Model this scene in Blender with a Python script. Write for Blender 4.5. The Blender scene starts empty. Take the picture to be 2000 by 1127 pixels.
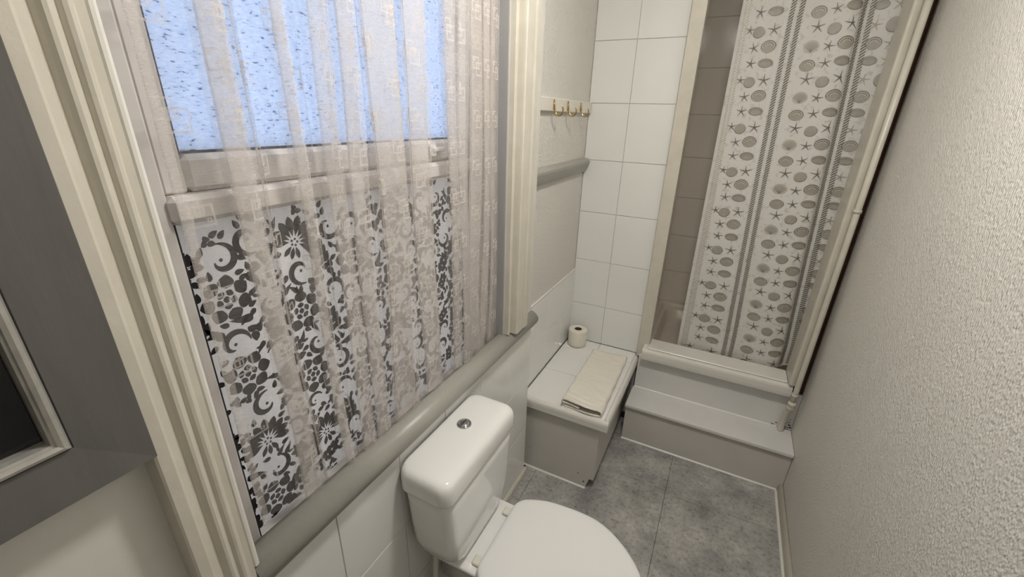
import bpy, bmesh, math, random
from mathutils import Vector, Matrix
random.seed(7)
scene = bpy.context.scene
COL = scene.collection

# ------------------------------------------------------------------ camera
CAM = (0.6493, 0.0, 1.65)
def make_camera():
    a, b, c = (math.radians(v) for v in (26.33515, -22.22389, 1.67454))
    fwd = Vector((-math.sin(a)*math.cos(b), math.cos(a)*math.cos(b), math.sin(b)))
    r0 = Vector((math.cos(a), math.sin(a), 0)); u0 = r0.cross(fwd)
    r = r0*math.cos(c) + u0*math.sin(c); u = -r0*math.sin(c) + u0*math.cos(c)
    cd = bpy.data.cameras.new('camera'); cam = bpy.data.objects.new('camera', cd)
    COL.objects.link(cam)
    cam.matrix_world = Matrix(((r.x, u.x, -fwd.x, CAM[0]), (r.y, u.y, -fwd.y, CAM[1]),
                               (r.z, u.z, -fwd.z, CAM[2]), (0, 0, 0, 1)))
    cd.sensor_fit = 'HORIZONTAL'; cd.sensor_width = 36.0; cd.lens = 826.686/2000*36.0
    cd.clip_start = 0.01; cd.clip_end = 100
    scene.camera = cam
make_camera()

# ------------------------------------------------------------------ world, exposure
W = bpy.data.worlds.new('sky'); scene.world = W; W.use_nodes = True
bg = W.node_tree.nodes['Background']
bg.inputs[0].default_value = (0.58, 0.72, 1.0, 1); bg.inputs[1].default_value = 1.35
vs = scene.view_settings
vs.view_transform = 'Standard'; vs.look = 'None'; vs.gamma = 1.0; vs.use_curve_mapping = False
vs.exposure = 0.0
LAMP_STRENGTH = 158.0

# ------------------------------------------------------------------ helpers
def lin(c):
    return tuple(((v/255)/12.92 if v/255 <= .04045 else (((v/255)+.055)/1.055)**2.4) for v in c)
MATS = {}
def nodes_of(name):
    m = bpy.data.materials.new(name); m.use_nodes = True; MATS[name] = m
    nt = m.node_tree; return m, nt, nt.nodes['Principled BSDF']
def N(nt, t, **kw):
    n = nt.nodes.new(t)
    for k, v in kw.items():
        if k.startswith('i_'):
            n.inputs[k[2:].replace('_', ' ')].default_value = v
        else: setattr(n, k, v)
    return n
def L(nt, a, ao, b, bi): nt.links.new(a.outputs[ao], b.inputs[bi])
def math_n(nt, op, a, b=None, c=None):
    n = nt.nodes.new('ShaderNodeMath'); n.operation = op
    for i, v in enumerate((a, b, c)):
        if v is None: continue
        if isinstance(v, (int, float)): n.inputs[i].default_value = v
        else: nt.links.new(v, n.inputs[i])
    return n.outputs[0]
def paint(name, col, rough=.5, var=.06, vscale=6, bump=.0, bscale=60, spec=.5, metallic=0, detail=3, coat=0, stretch=None):
    m, nt, p = nodes_of(name)
    tc = N(nt, 'ShaderNodeTexCoord')
    src, so = tc, 'Object'
    if stretch:
        mp = N(nt, 'ShaderNodeMapping'); mp.inputs['Scale'].default_value = stretch
        L(nt, tc, 'Object', mp, 'Vector'); src, so = mp, 'Vector'
    no = N(nt, 'ShaderNodeTexNoise', i_Scale=vscale, i_Detail=detail); L(nt, src, so, no, 'Vector')
    cr = N(nt, 'ShaderNodeValToRGB'); c = lin(col)
    cr.color_ramp.elements[0].position = .3; cr.color_ramp.elements[1].position = .7
    cr.color_ramp.elements[0].color = (*[v*(1-var) for v in c], 1)
    cr.color_ramp.elements[1].color = (*[min(1, v*(1+var)) for v in c], 1)
    L(nt, no, 'Fac', cr, 'Fac'); L(nt, cr, 'Color', p, 'Base Color')
    p.inputs['Roughness'].default_value = rough; p.inputs['Specular IOR Level'].default_value = spec
    p.inputs['Metallic'].default_value = metallic; p.inputs['Coat Weight'].default_value = coat
    if bump:
        nb = N(nt, 'ShaderNodeTexNoise', i_Scale=bscale, i_Detail=4.0); L(nt, src, so, nb, 'Vector')
        bp = N(nt, 'ShaderNodeBump', i_Strength=bump, i_Distance=.004); L(nt, nb, 'Fac', bp, 'Height'); L(nt, bp, 'Normal', p, 'Normal')
    return m
paint('grout', (214, 211, 204), .8)
paint('tile_white', (234, 234, 231), .12, .012, 3, .02, 12)
paint('tile_shower', (226, 218, 204), .12, .02, 3, .02, 12)
paint('cream_gloss', (206, 201, 188), .32, .05, 14, .28, 38)
paint('white_gloss', (226, 224, 217), .3, .025, 10, .08, 50)
paint('white_board', (222, 221, 219), .45, .03, 8, .05, 60)
paint('box_grey', (205, 202, 196), .5, .03, 8, .05, 60)
paint('grey_paint', (158, 157, 149), .38, .04, 10, .08, 60)
paint('jamb_grey', (160, 160, 160), .5, .03, 10, .05, 60)
paint('frame_grey', (104, 103, 100), .45, .07, 30, .15, 90, stretch=(1, 1, .15))
paint('sash_paint', (205, 200, 196), .45, .05, 14, .15, 60, stretch=(1, .2, 1))
paint('silver', (196, 194, 188), .35, .12, 40, .1, 80, metallic=.55)
paint('mirror_dark_reflection', (12, 14, 20), .06, .05, 3)  # near-black base colour stands in for the dark room the mirror would reflect
paint('ceramic', (238, 238, 236), .07, .008, 2, coat=.3)
paint('plastic_white', (226, 223, 212), .3, .01, 4)
paint('seat_plastic', (232, 232, 231), .14, .006, 3)
paint('chrome', (200, 200, 202), .08, .05, 60, metallic=1)
paint('brass', (196, 166, 108), .2, .1, 60, metallic=1)
paint('dark_brown', (88, 60, 44), .6, .2, 20, .1, 60)  # plain dark brown for the strip and infill beside the pipe
paint('dark_gap', (26, 24, 23), .8, .1, 10)
paint('gasket', (30, 30, 36), .6, .1, 10)
paint('film_dark', (30, 27, 27), .6, .15, 40)
paint('roll_paper', (232, 227, 214), .9, .02, 30, .15, 200)
paint('core_brown', (70, 52, 44), .9, .1, 30)
paint('sealant', (225, 224, 218), .4, .03, 30, .1, 60)
paint('mould', (52, 50, 44), .9, .3, 60)
paint('ceiling_paint', (225, 222, 214), .8, .02, 4)
paint('tray_acrylic', (214, 204, 188), .34, .02, 3)
paint('shell_mid', (160, 154, 144), .5, .07, 60)
paint('shell_pale', (182, 176, 166), .5, .05, 60)
paint('print_dark', (108, 103, 95), .5, .06, 60)
paint('print_light', (206, 201, 190), .5, .05, 60)
paint('rail_white', (226, 222, 212), .4, .02, 10)

def wallpaper():
    m, nt, p = nodes_of('wallpaper')
    tc = N(nt, 'ShaderNodeTexCoord')
    mp = N(nt, 'ShaderNodeMapping'); mp.inputs['Rotation'].default_value = (math.radians(10), 0, 0); mp.inputs['Scale'].default_value = (1, 1, .55)
    L(nt, tc, 'Object', mp, 'Vector')
    n1 = N(nt, 'ShaderNodeTexNoise', i_Scale=150.0, i_Detail=2.0); L(nt, mp, 'Vector', n1, 'Vector')
    v = N(nt, 'ShaderNodeTexVoronoi', i_Scale=230.0); L(nt, mp, 'Vector', v, 'Vector')
    wv = N(nt, 'ShaderNodeTexWave', i_Scale=42.0, i_Distortion=3.0, i_Detail=2.0); wv.bands_direction = 'Y'; wv.inputs['Detail Scale'].default_value = 3
    L(nt, mp, 'Vector', wv, 'Vector')
    h = math_n(nt, 'ADD', math_n(nt, 'MULTIPLY', n1.outputs['Fac'], 1.1), math_n(nt, 'ADD', math_n(nt, 'MULTIPLY', v.outputs['Distance'], .5), math_n(nt, 'MULTIPLY', wv.outputs['Fac'], .28)))
    bp = N(nt, 'ShaderNodeBump', i_Strength=1.0, i_Distance=.0032); nt.links.new(h, bp.inputs['Height']); L(nt, bp, 'Normal', p, 'Normal')
    n2 = N(nt, 'ShaderNodeTexNoise', i_Scale=2.5, i_Detail=2.0); L(nt, tc, 'Object', n2, 'Vector')
    cr = N(nt, 'ShaderNodeValToRGB'); c = lin((222, 219, 212))
    cr.color_ramp.elements[0].color = (*[x*.95 for x in c], 1); cr.color_ramp.elements[1].color = (*[x*1.04 for x in c], 1)
    L(nt, n2, 'Fac', cr, 'Fac'); L(nt, cr, 'Color', p, 'Base Color'); p.inputs['Roughness'].default_value = .6
wallpaper()

def vinyl():
    m, nt, p = nodes_of('vinyl_grey')
    tc = N(nt, 'ShaderNodeTexCoord')
    geo = N(nt, 'ShaderNodeNewGeometry')
    n1 = N(nt, 'ShaderNodeTexNoise', i_Scale=5.0, i_Detail=8.0, i_Roughness=.72); L(nt, geo, 'Position', n1, 'Vector')
    n2 = N(nt, 'ShaderNodeTexNoise', i_Scale=60.0, i_Detail=4.0, i_Roughness=.7); L(nt, geo, 'Position', n2, 'Vector')
    cr = N(nt, 'ShaderNodeValToRGB'); e = cr.color_ramp.elements
    e[0].position = .34; e[0].color = (*lin((128, 127, 125)), 1); e[1].position = .66; e[1].color = (*lin((190, 188, 183)), 1)
    L(nt, n1, 'Fac', cr, 'Fac')
    cr2 = N(nt, 'ShaderNodeValToRGB'); e = cr2.color_ramp.elements
    e[0].position = .30; e[0].color = (.5, .5, .5, 1); e[1].position = .46; e[1].color = (1, 1, 1, 1)
    e2 = cr2.color_ramp.elements.new(.75); e2.color = (1.18, 1.18, 1.18, 1)
    L(nt, n2, 'Fac', cr2, 'Fac')
    mx = N(nt, 'ShaderNodeMix', data_type='RGBA', blend_type='MULTIPLY'); mx.inputs['Factor'].default_value = 1
    nt.links.new(cr.outputs['Color'], mx.inputs[6]); nt.links.new(cr2.outputs['Color'], mx.inputs[7])
    nt.links.new(mx.outputs[2], p.inputs['Base Color']); p.inputs['Roughness'].default_value = .45
vinyl()

def obscure_glass():
    m, nt, p = nodes_of('obscure_glass')
    tc = N(nt, 'ShaderNodeTexCoord')
    mp = N(nt, 'ShaderNodeMapping'); mp.inputs['Scale'].default_value = (1, 95, 300); L(nt, tc, 'Object', mp, 'Vector')
    n1 = N(nt, 'ShaderNodeTexNoise', i_Scale=1.0, i_Detail=2.0, i_Distortion=.6); L(nt, mp, 'Vector', n1, 'Vector')
    cr = N(nt, 'ShaderNodeValToRGB'); e = cr.color_ramp.elements
    e[0].position = .31; e[0].color = (.16, .2, .3, 1); e[1].position = .37; e[1].color = (.80, .85, .92, 1)
    e2 = e.new(.7); e2.color = (1, 1, 1, 1)
    L(nt, n1, 'Fac', cr, 'Fac')
    tr = N(nt, 'ShaderNodeBsdfTranslucent'); L(nt, cr, 'Color', tr, 'Color')
    gl = N(nt, 'ShaderNodeBsdfGlossy'); gl.inputs['Roughness'].default_value = .3
    mx = N(nt, 'ShaderNodeMixShader'); mx.inputs[0].default_value = .04
    L(nt, tr, 0, mx, 1); L(nt, gl, 0, mx, 2); L(nt, mx, 0, nt.nodes['Material Output'], 'Surface')
obscure_glass()
def film_white():
    m, nt, p = nodes_of('film_white')
    tc = N(nt, 'ShaderNodeTexCoord')
    n1 = N(nt, 'ShaderNodeTexNoise', i_Scale=90.0, i_Detail=3.0); L(nt, tc, 'Object', n1, 'Vector')
    cr = N(nt, 'ShaderNodeValToRGB'); e = cr.color_ramp.elements
    e[0].color = (.82, .76, .68, 1); e[1].color = (.98, .92, .83, 1); L(nt, n1, 'Fac', cr, 'Fac')
    tr = N(nt, 'ShaderNodeBsdfTranslucent'); L(nt, cr, 'Color', tr, 'Color')
    df = N(nt, 'ShaderNodeBsdfDiffuse'); L(nt, cr, 'Color', df, 'Color')
    mx = N(nt, 'ShaderNodeMixShader'); mx.inputs[0].default_value = .42
    L(nt, tr, 0, mx, 1); L(nt, df, 0, mx, 2); L(nt, mx, 0, nt.nodes['Material Output'], 'Surface')
film_white()

def net_curtain_mat():
    m, nt, p = nodes_of('net_fabric')
    uv = N(nt, 'ShaderNodeUVMap'); uv.uv_map = 'UVMap'
    sp = N(nt, 'ShaderNodeSeparateXYZ'); L(nt, uv, 'UV', sp, 'Vector')
    u, v = sp.outputs['X'], sp.outputs['Y']
    CU, CV = .085, .131
    col = math_n(nt, 'FLOOR', math_n(nt, 'DIVIDE', u, CU))
    vo = math_n(nt, 'ADD', v, math_n(nt, 'MULTIPLY', col, CV/2))
    fx = math_n(nt, 'SUBTRACT', math_n(nt, 'FLOORED_MODULO', u, CU), CU/2)
    fy = math_n(nt, 'SUBTRACT', math_n(nt, 'FLOORED_MODULO', vo, CV), CV/2)
    mot = None
    for (a, b, r, w) in ((-.009, .009, .0130, .0013), (.007, -.006, .0150, .0017), (.003, .001, .0060, .0013), (.0145, -.0135, .0024, .0009), (-.0165, .0165, .0022, .0009)):
        d = math_n(nt, 'MAXIMUM', math_n(nt, 'ABSOLUTE', math_n(nt, 'SUBTRACT', fx, a)), math_n(nt, 'ABSOLUTE', math_n(nt, 'SUBTRACT', fy, b)))
        ring = math_n(nt, 'LESS_THAN', math_n(nt, 'ABSOLUTE', math_n(nt, 'SUBTRACT', d, r)), w)
        mot = ring if mot is None else math_n(nt, 'MAXIMUM', mot, ring)
    mp = N(nt, 'ShaderNodeMapping'); mp.inputs['Scale'].default_value = (110, 700, 1); L(nt, uv, 'UV', mp, 'Vector')
    n1 = N(nt, 'ShaderNodeTexNoise', i_Scale=1.0, i_Detail=2.0); L(nt, mp, 'Vector', n1, 'Vector')
    slub = math_n(nt, 'MULTIPLY', math_n(nt, 'SUBTRACT', n1.outputs['Fac'], .5), .42)
    ga = N(nt, 'ShaderNodeAttribute'); ga.attribute_name = 'gather'
    al = math_n(nt, 'ADD', math_n(nt, 'ADD', math_n(nt, 'ADD', .155, math_n(nt, 'MULTIPLY', ga.outputs['Fac'], .20)), slub), math_n(nt, 'MULTIPLY', mot, .40))
    al = math_n(nt, 'MINIMUM', math_n(nt, 'MAXIMUM', al, .05), .93)
    c = (*lin((228, 222, 217)), 1)
    tr = N(nt, 'ShaderNodeBsdfTranslucent'); tr.inputs['Color'].default_value = c
    df = N(nt, 'ShaderNodeBsdfDiffuse'); df.inputs['Color'].default_value = c
    mx = N(nt, 'ShaderNodeMixShader'); mx.inputs[0].default_value = .70; L(nt, tr, 0, mx, 1); L(nt, df, 0, mx, 2)
    tp = N(nt, 'ShaderNodeBsdfTransparent')
    m2 = N(nt, 'ShaderNodeMixShader'); nt.links.new(al, m2.inputs[0]); L(nt, tp, 0, m2, 1); L(nt, mx, 0, m2, 2)
    L(nt, m2, 0, nt.nodes['Material Output'], 'Surface')
net_curtain_mat()
def shower_fabric():
    m, nt, p = nodes_of('shower_fabric')
    tc = N(nt, 'ShaderNodeTexCoord')
    n1 = N(nt, 'ShaderNodeTexNoise', i_Scale=55.0, i_Detail=3.0); L(nt, tc, 'Object', n1, 'Vector')
    cr = N(nt, 'ShaderNodeValToRGB'); e = cr.color_ramp.elements
    e[0].position = .33; e[0].color = (*lin((222, 220, 214)), 1); e[1].position = .43; e[1].color = (*lin((243, 241, 236)), 1); L(nt, n1, 'Fac', cr, 'Fac')
    tr = N(nt, 'ShaderNodeBsdfTranslucent'); L(nt, cr, 'Color', tr, 'Color')
    df = N(nt, 'ShaderNodeBsdfDiffuse'); L(nt, cr, 'Color', df, 'Color')
    mx = N(nt, 'ShaderNodeMixShader'); mx.inputs[0].default_value = .72; L(nt, tr, 0, mx, 1); L(nt, df, 0, mx, 2)
    L(nt, mx, 0, nt.nodes['Material Output'], 'Surface')
shower_fabric()
def towel_mat():
    m, nt, p = nodes_of('towel_cotton')
    tc = N(nt, 'ShaderNodeTexCoord')
    n1 = N(nt, 'ShaderNodeTexNoise', i_Scale=350.0, i_Detail=2.0); L(nt, tc, 'Object', n1, 'Vector')
    mp = N(nt, 'ShaderNodeMapping'); mp.inputs['Scale'].default_value = (12, 60, 12); L(nt, tc, 'Object', mp, 'Vector')
    n2 = N(nt, 'ShaderNodeTexNoise', i_Scale=1.0, i_Detail=3.0, i_Distortion=.5); L(nt, mp, 'Vector', n2, 'Vector')
    h = math_n(nt, 'ADD', n1.outputs['Fac'], math_n(nt, 'MULTIPLY', n2.outputs['Fac'], 1.4))
    bp = N(nt, 'ShaderNodeBump', i_Strength=.5, i_Distance=.004); nt.links.new(h, bp.inputs['Height']); L(nt, bp, 'Normal', p, 'Normal')
    cr = N(nt, 'ShaderNodeValToRGB'); c = lin((238, 233, 222))
    cr.color_ramp.elements[0].color = (*[x*.88 for x in c], 1); cr.color_ramp.elements[1].color = (*[x*1.05 for x in c], 1)
    L(nt, n2, 'Fac', cr, 'Fac'); L(nt, cr, 'Color', p, 'Base Color'); p.inputs['Roughness'].default_value = .95
towel_mat()
def lamp_mat():
    m, nt, p = nodes_of('lamp_glow')
    e = N(nt, 'ShaderNodeEmission'); e.inputs[0].default_value = (1.0, .957, .895, 1); e.inputs[1].default_value = LAMP_STRENGTH
    L(nt, e, 0, nt.nodes['Material Output'], 'Surface')
lamp_mat()

# ---- mesh helpers
def mesh_obj(name, verts, faces, mat, parent=None, smooth=False, data=None, loc=None):
    if data is None:
        data = bpy.data.meshes.new(name); data.from_pydata([tuple(v) for v in verts], [], faces); data.update()
        if mat: data.materials.append(MATS[mat])
        if smooth:
            for p in data.polygons: p.use_smooth = True
    o = bpy.data.objects.new(name, data); COL.objects.link(o)
    if parent: o.parent = parent
    if loc: o.location = loc
    return o
def from_bm(name, bm, mat, parent=None, smooth=False, loc=None):
    bmesh.ops.recalc_face_normals(bm, faces=bm.faces)
    me = bpy.data.meshes.new(name); bm.to_mesh(me); bm.free(); me.materials.append(MATS[mat])
    if smooth:
        for p in me.polygons: p.use_smooth = True
    return mesh_obj(name, None, None, None, parent, data=me, loc=loc)
def add_box(bm, x0, x1, y0, y1, z0, z1, bev=0, seg=1):
    mtx = Matrix.Translation(((x0+x1)/2, (y0+y1)/2, (z0+z1)/2)) @ Matrix.Diagonal((x1-x0, y1-y0, z1-z0, 1))
    g = bmesh.ops.create_cube(bm, size=1, matrix=mtx)
    if bev:
        es = {e for v in g['verts'] for e in v.link_edges}
        bmesh.ops.bevel(bm, geom=list(es), offset=bev, segments=seg, affect='EDGES', profile=.5)
def box(name, x0, x1, y0, y1, z0, z1, mat, parent=None, bev=0, seg=1):
    bm = bmesh.new(); add_box(bm, x0, x1, y0, y1, z0, z1, bev, seg); return from_bm(name, bm, mat, parent)
def boxes(name, L_, mat, parent=None, bev=0):
    bm = bmesh.new()
    for b in L_: add_box(bm, *b, bev)
    return from_bm(name, bm, mat, parent)
def prism(name, prof, axis, a, b, mat, parent=None, smooth=False, nseg=1):
    """closed profile extruded along an axis; prof are the two remaining coordinates in xyz order"""
    def pt(p, t):
        return {'x': (t, p[0], p[1]), 'y': (p[0], t, p[1]), 'z': (p[0], p[1], t)}[axis]
    n = len(prof); vs_, fs = [], []
    for k in range(nseg+1):
        t = a+(b-a)*k/nseg; vs_ += [pt(p, t) for p in prof]
    for k in range(nseg):
        for i in range(n):
            j = (i+1) % n; fs.append((k*n+i, k*n+j, (k+1)*n+j, (k+1)*n+i))
    fs.append(tuple(range(n))[::-1]); fs.append(tuple(nseg*n+i for i in range(n)))
    bm = bmesh.new(); bv = [bm.verts.new(v) for v in vs_]
    for f in fs: bm.faces.new([bv[i] for i in f])
    o = from_bm(name, bm, mat, parent)
    if smooth:
        for p in o.data.polygons:
            if len(p.vertices) == 4: p.use_smooth = True
    return o
def loft(name, rings, mat, parent=None, smooth=True, cap0=True, cap1=True):
    n = len(rings[0]); vs_ = [p for r in rings for p in r]; fs = []
    for k in range(len(rings)-1):
        for i in range(n):
            j = (i+1) % n; fs.append((k*n+i, k*n+j, (k+1)*n+j, (k+1)*n+i))
    bm = bmesh.new(); bv = [bm.verts.new(v) for v in vs_]
    for f in fs: bm.faces.new([bv[i] for i in f])
    if cap0: bm.faces.new([bv[i] for i in range(n)][::-1])
    if cap1: bm.faces.new([bv[(len(rings)-1)*n+i] for i in range(n)])
    return from_bm(name, bm, mat, parent, smooth)
def tube(name, pts, r, mat, parent=None, n=12, smooth=True):
    pts = [Vector(p) for p in pts]; rings = []
    rr = r if isinstance(r, (list, tuple)) else [r]*len(pts)
    prev = None
    for i, p in enumerate(pts):
        d = (pts[min(i+1, len(pts)-1)]-pts[max(i-1, 0)]).normalized()
        if prev is None:
            up = Vector((0, 0, 1)) if abs(d.z) < .9 else Vector((1, 0, 0)); s = d.cross(up).normalized()
        else: s = (prev-d*prev.dot(d)).normalized()
        prev = s; t = d.cross(s)
        rings.append([tuple(p+rr[i]*(s*math.cos(2*math.pi*k/n)+t*math.sin(2*math.pi*k/n))) for k in range(n)])
    return loft(name, rings, mat, parent, smooth)
def lathe(name, prof, cx, cy, mat, parent=None, n=32, smooth=True):
    rings = [[(cx+r*math.cos(2*math.pi*k/n), cy+r*math.sin(2*math.pi*k/n), z) for k in range(n)] for r, z in prof]
    return loft(name, rings, mat, parent, smooth)
def arc_path(a, corner, b, r, n=6):
    """a -> rounded corner -> b"""
    a, c, b = Vector(a), Vector(corner), Vector(b)
    p, q = c+(a-c).normalized()*r, c+(b-c).normalized()*r
    return [a]+[p*(1-t)**2+c*2*t*(1-t)+q*t*t for t in [i/n for i in range(n+1)]]+[b]
def crom(P, n):
    out = []
    for i in range(len(P)-1):
        p0, p1, p2, p3 = P[max(i-1, 0)], P[i], P[i+1], P[min(i+2, len(P)-1)]
        for k in range(n):
            t = k/n
            out.append(tuple(.5*((2*b)+(-a+c)*t+(2*a-5*b+4*c-d)*t*t+(-a+3*b-3*c+d)*t**3) for a, b, c, d in zip(p0, p1, p2, p3)))
    out.append(tuple(P[-1])); return out
def empty(name, loc=(0, 0, 0)):
    o = bpy.data.objects.new(name, None); COL.objects.link(o); o.location = loc; o.empty_display_size = .05; return o
def tag(o, label, cat=None, group=None, kind=None):
    o['label'] = label
    if cat: o['category'] = cat
    if group: o['group'] = group
    if kind: o['kind'] = kind
    return o
def struct(o, label=None):
    o['kind'] = 'structure'
    if label: o['label'] = label
    return o

TILE_CACHE = {}
def tiles(parent, axis, face, us, vs_, mat='tile_white', gap=.0018, th=.005, flip=1, name='tile'):
    """rectangular tiles set on the plane axis=face; us/vs_ are joint positions; tile front stands th proud (flip: sign of outward normal)"""
    for i in range(len(us)-1):
        for j in range(len(vs_)-1):
            w, h = us[i+1]-us[i]-gap, vs_[j+1]-vs_[j]-gap
            key = (axis, round(w, 3), round(h, 3), mat, flip)
            cu, cv = (us[i]+us[i+1])/2, (vs_[j]+vs_[j+1])/2
            if key not in TILE_CACHE:
                bm = bmesh.new(); a = (-th/2, th/2, -w/2, w/2, -h/2, h/2)
                if axis == 'y': a = (-w/2, w/2, -th/2, th/2, -h/2, h/2)
                if axis == 'z': a = (-w/2, w/2, -h/2, h/2, -th/2, th/2)
                add_box(bm, *a, .0013)
                o = from_bm(name, bm, mat, parent); TILE_CACHE[key] = o.data
            else: o = mesh_obj(name, None, None, None, parent, data=TILE_CACHE[key])
            d = face+flip*th/2 + random.uniform(-.0004, .0004)
            o.location = {'x': (d, cu, cv), 'y': (cu, d, cv), 'z': (cu, cv, d)}[axis]
            e = .0018
            o.rotation_euler = (random.uniform(-e, e), random.uniform(-e, e), 0)

# ------------------------------------------------------------------ room shell
XR = 1.16; YB = -1.1; YE = 2.205; YS = 3.0; ZC = 2.42; XA = -.046; WE = 1.497
fl = struct(box('floor', -.25, 1.36, YB-.2, 3.2, -.12, -.004, 'dark_gap'), 'floor laid with grey stone-effect vinyl squares')
tiles(fl, 'z', -.004, [.0, .06, .66, 1.158], [-1.1, -.56, .008, .575, 1.142, 1.709, 2.149], 'vinyl_grey', gap=.0012, th=.004, name='floor_tile')
struct(box('ceiling', -.25, 1.36, YB-.2, 3.2, ZC, ZC+.12, 'ceiling_paint'), 'plain white ceiling')
struct(box('wall_back', -.25, 1.36, YB-.15, YB, 0, ZC, 'wallpaper'), 'plain white wall behind the viewer')
wr = struct(box('wall_right', XR, XR+.18, YB, YS, 0, ZC, 'wallpaper'), 'long wall in white embossed wallpaper')
wl = struct(boxes('wall_left', [(-.25, 0, YB, .27, 0, ZC), (-.25, -.022, .27, 1.25, 0, .775), (-.022, 0, .27, 1.25, 0, .842),
                                (-.25, 0, .27, 1.25, 2.2, ZC), (-.25, 0, 1.25, WE, 0, ZC)], 'grout'), 'window wall, tiled below the dado rail')
TY = [.2327, .4435, .6543, .8651, 1.0759, 1.2867, WE-.0005]
tiles(wl, 'x', 0, TY, [.001, .2735, .547, .8205])
box('splash_panel', 0, .004, YB, .176, .55, ZC-.3, 'white_gloss', wl)
wa = struct(box('wall_alcove', -.25, XA, WE, YE+.2, 0, ZC, 'wallpaper'), 'alcove side wall in embossed paper above a tiled strip')
tiles(wa, 'x', XA, [WE+.001, 1.61, 1.81, 2.01, YE-.006], [.42, .635, .848])
box('tile_edge_trim', XA, XA+.008, WE+.001, YE-.006, .849, .857, 'white_gloss', wa, .002)
wf = struct(box('wall_far', XA, .372, YE, YE+.045, 0, ZC, 'grout'), 'alcove end wall of large white tiles')
tiles(wf, 'y', YE, [XA+.001, .153, .364], [.42, .651, .9175, 1.184, 1.4505, 1.717, 1.9835, 2.25, ZC-.002], flip=-1)
sb = struct(box('wall_shower_back', .2, XR, YS, YS+.15, 0, ZC, 'grout'), 'tiled back wall inside the shower')
tiles(sb, 'y', YS, [.33, .53, .73, .93, 1.159], [.427, .679, .932, 1.185, 1.436, 1.686, 1.938, 2.194, ZC-.002], 'tile_shower', flip=-1)
sl = struct(box('wall_shower_left', .2, .345, YE+.046, YS, 0, ZC, 'grout'), 'tiled side wall inside the shower')
tiles(sl, 'x', .345, [2.26, 2.48, 2.74, 2.99], [.427, .679, .932, 1.185, 1.436, 1.686, 1.938, 2.194, ZC-.002], 'tile_shower')
bsl = struct(prism('baseboard_left', [(0.006, 0), (.02, 0), (.02, .014), (.014, .022), (.006, .024)], 'y', .27, 1.5, 'cream_gloss'), 'thin cream skirting strip under the tiled window wall')
bsr = struct(prism('baseboard_right', [(XR, 0), (XR, .04), (XR-.008, .042), (XR-.018, .03), (XR-.021, .012), (XR-.021, 0)], 'y', YB, 1.973, 'cream_gloss', smooth=True), 'narrow cream skirting along the papered wall')
struct(prism('trim_1', [(XR-.021, 0), (XR-.021, .006), (XR-.027, .004), (XR-.03, 0)], 'y', YB, 1.965, 'sealant'), 'white sealant line along the cream skirting')

# casings
cas_left = [(0, .176), (.042, .176), (.044, .179), (.044, .193), (.040, .197), (.037, .205), (.031, .2075), (.0295, .2105), (.034, .214), (.0375, .218), (.038, .222),
            (.036, .2265), (.0315, .2285), (.029, .231), (.0335, .235), (.0345, .239), (.033, .243), (.028, .2455), (.0255, .2475), (.0255, .2565), (.021, .2575), (0, .2575)]
struct(prism('trim_2', cas_left, 'z', .026, ZC-.001, 'cream_gloss', nseg=1), 'moulded cream architrave at the near side of the window')
struct(prism('trim_3', [(0, .2582), (.022, .2582), (.024, .2600), (.0242, .264), (.022, .2675), (.017, .2697), (0, .2697)], 'z', .887, ZC-.001, 'white_gloss', smooth=False), 'slim bead between the near architrave and the window')
cas_right = [(0, 1.252), (0, 1.252), (.0185, 1.252), (.020, 1.254), (.020, 1.262), (.016, 1.264), (.016, 1.274), (.034, 1.275), (.040, 1.276), (.0435, 1.279), (.043, 1.30), (.041, 1.335), (.044, 1.345), (.044, 1.368), (.042, 1.372), (0, 1.372)][1:]
struct(prism('trim_4', cas_right, 'z', .887, ZC-.001, 'cream_gloss'), 'cream architrave at the far side of the window, standing on the dado rail')
dado = [(.0, .822), (.012, .822), (.020, .826), (.031, .836), (.036, .848), (.036, .858), (.031, .868), (.022, .878), (.010, .885), (-.012, .887), (-.024, .885), (-.024, .842), (0, .842)]
dd = prism('trim_5', dado, 'y', .2580, WE+.003, 'grey_paint', smooth=True); struct(dd, 'grey rounded dado rail running under the window')
arail = [(XA, 1.393), (XA+.016, 1.393), (XA+.020, 1.400), (XA+.028, 1.418), (XA+.034, 1.436), (XA+.034, 1.446), (XA+.028, 1.455), (XA+.016, 1.459), (XA, 1.461)]
struct(prism('trim_6', arail, 'y', WE+.001, 2.19, 'grey_paint'), 'short grey dado rail piece on the alcove wall below the hooks')

# ------------------------------------------------------------------ window
win = empty('window_1', (-.09, .76, .79)); struct(win, 'two-light window, frosted above and patterned film below')
def wbox(name, *a, parent=win, bev=.003):
    m = a[-1]; o = box(name, *a[:-1], m, None, bev); o.parent = parent; o.matrix_parent_inverse = parent.matrix_basis.inverted() if parent is win else Matrix(); return o
XG = -.09
wbox('jamb_lining', -.16, .0, 1.244, 1.2505, .80, 2.2, 'jamb_grey', bev=.001)
wbox('jamb_lining', -.16, .0, .2695, .276, .80, 2.2, 'jamb_grey', bev=.001)
wbox('stile', -.15, -.062, .276, .3195, .80, 2.2, 'sash_paint')
wbox('stile', -.15, -.062, 1.125, 1.244, .80, 2.2, 'sash_paint')
wbox('sill', -.16, -.045, .276, 1.244, .776, .812, 'sash_paint', bev=.005)
wbox('bottom_rail', -.13, -.075, .3195, 1.125, .812, .828, 'sash_paint')
wbox('head', -.15, -.062, .3195, 1.125, 2.13, 2.2, 'sash_paint')
wbox('transom', -.15, -.050, .316, 1.129, 1.487, 1.529, 'sash_paint', bev=.008)
sash = wbox('opening_light', -.13, -.070, .3215, .354, 1.53, 2.125, 'sash_paint')
sash2 = wbox('opening_light_rail', -.13, -.066, .354, 1.092, 1.53, 1.584, 'sash_paint', bev=.008)
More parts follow.
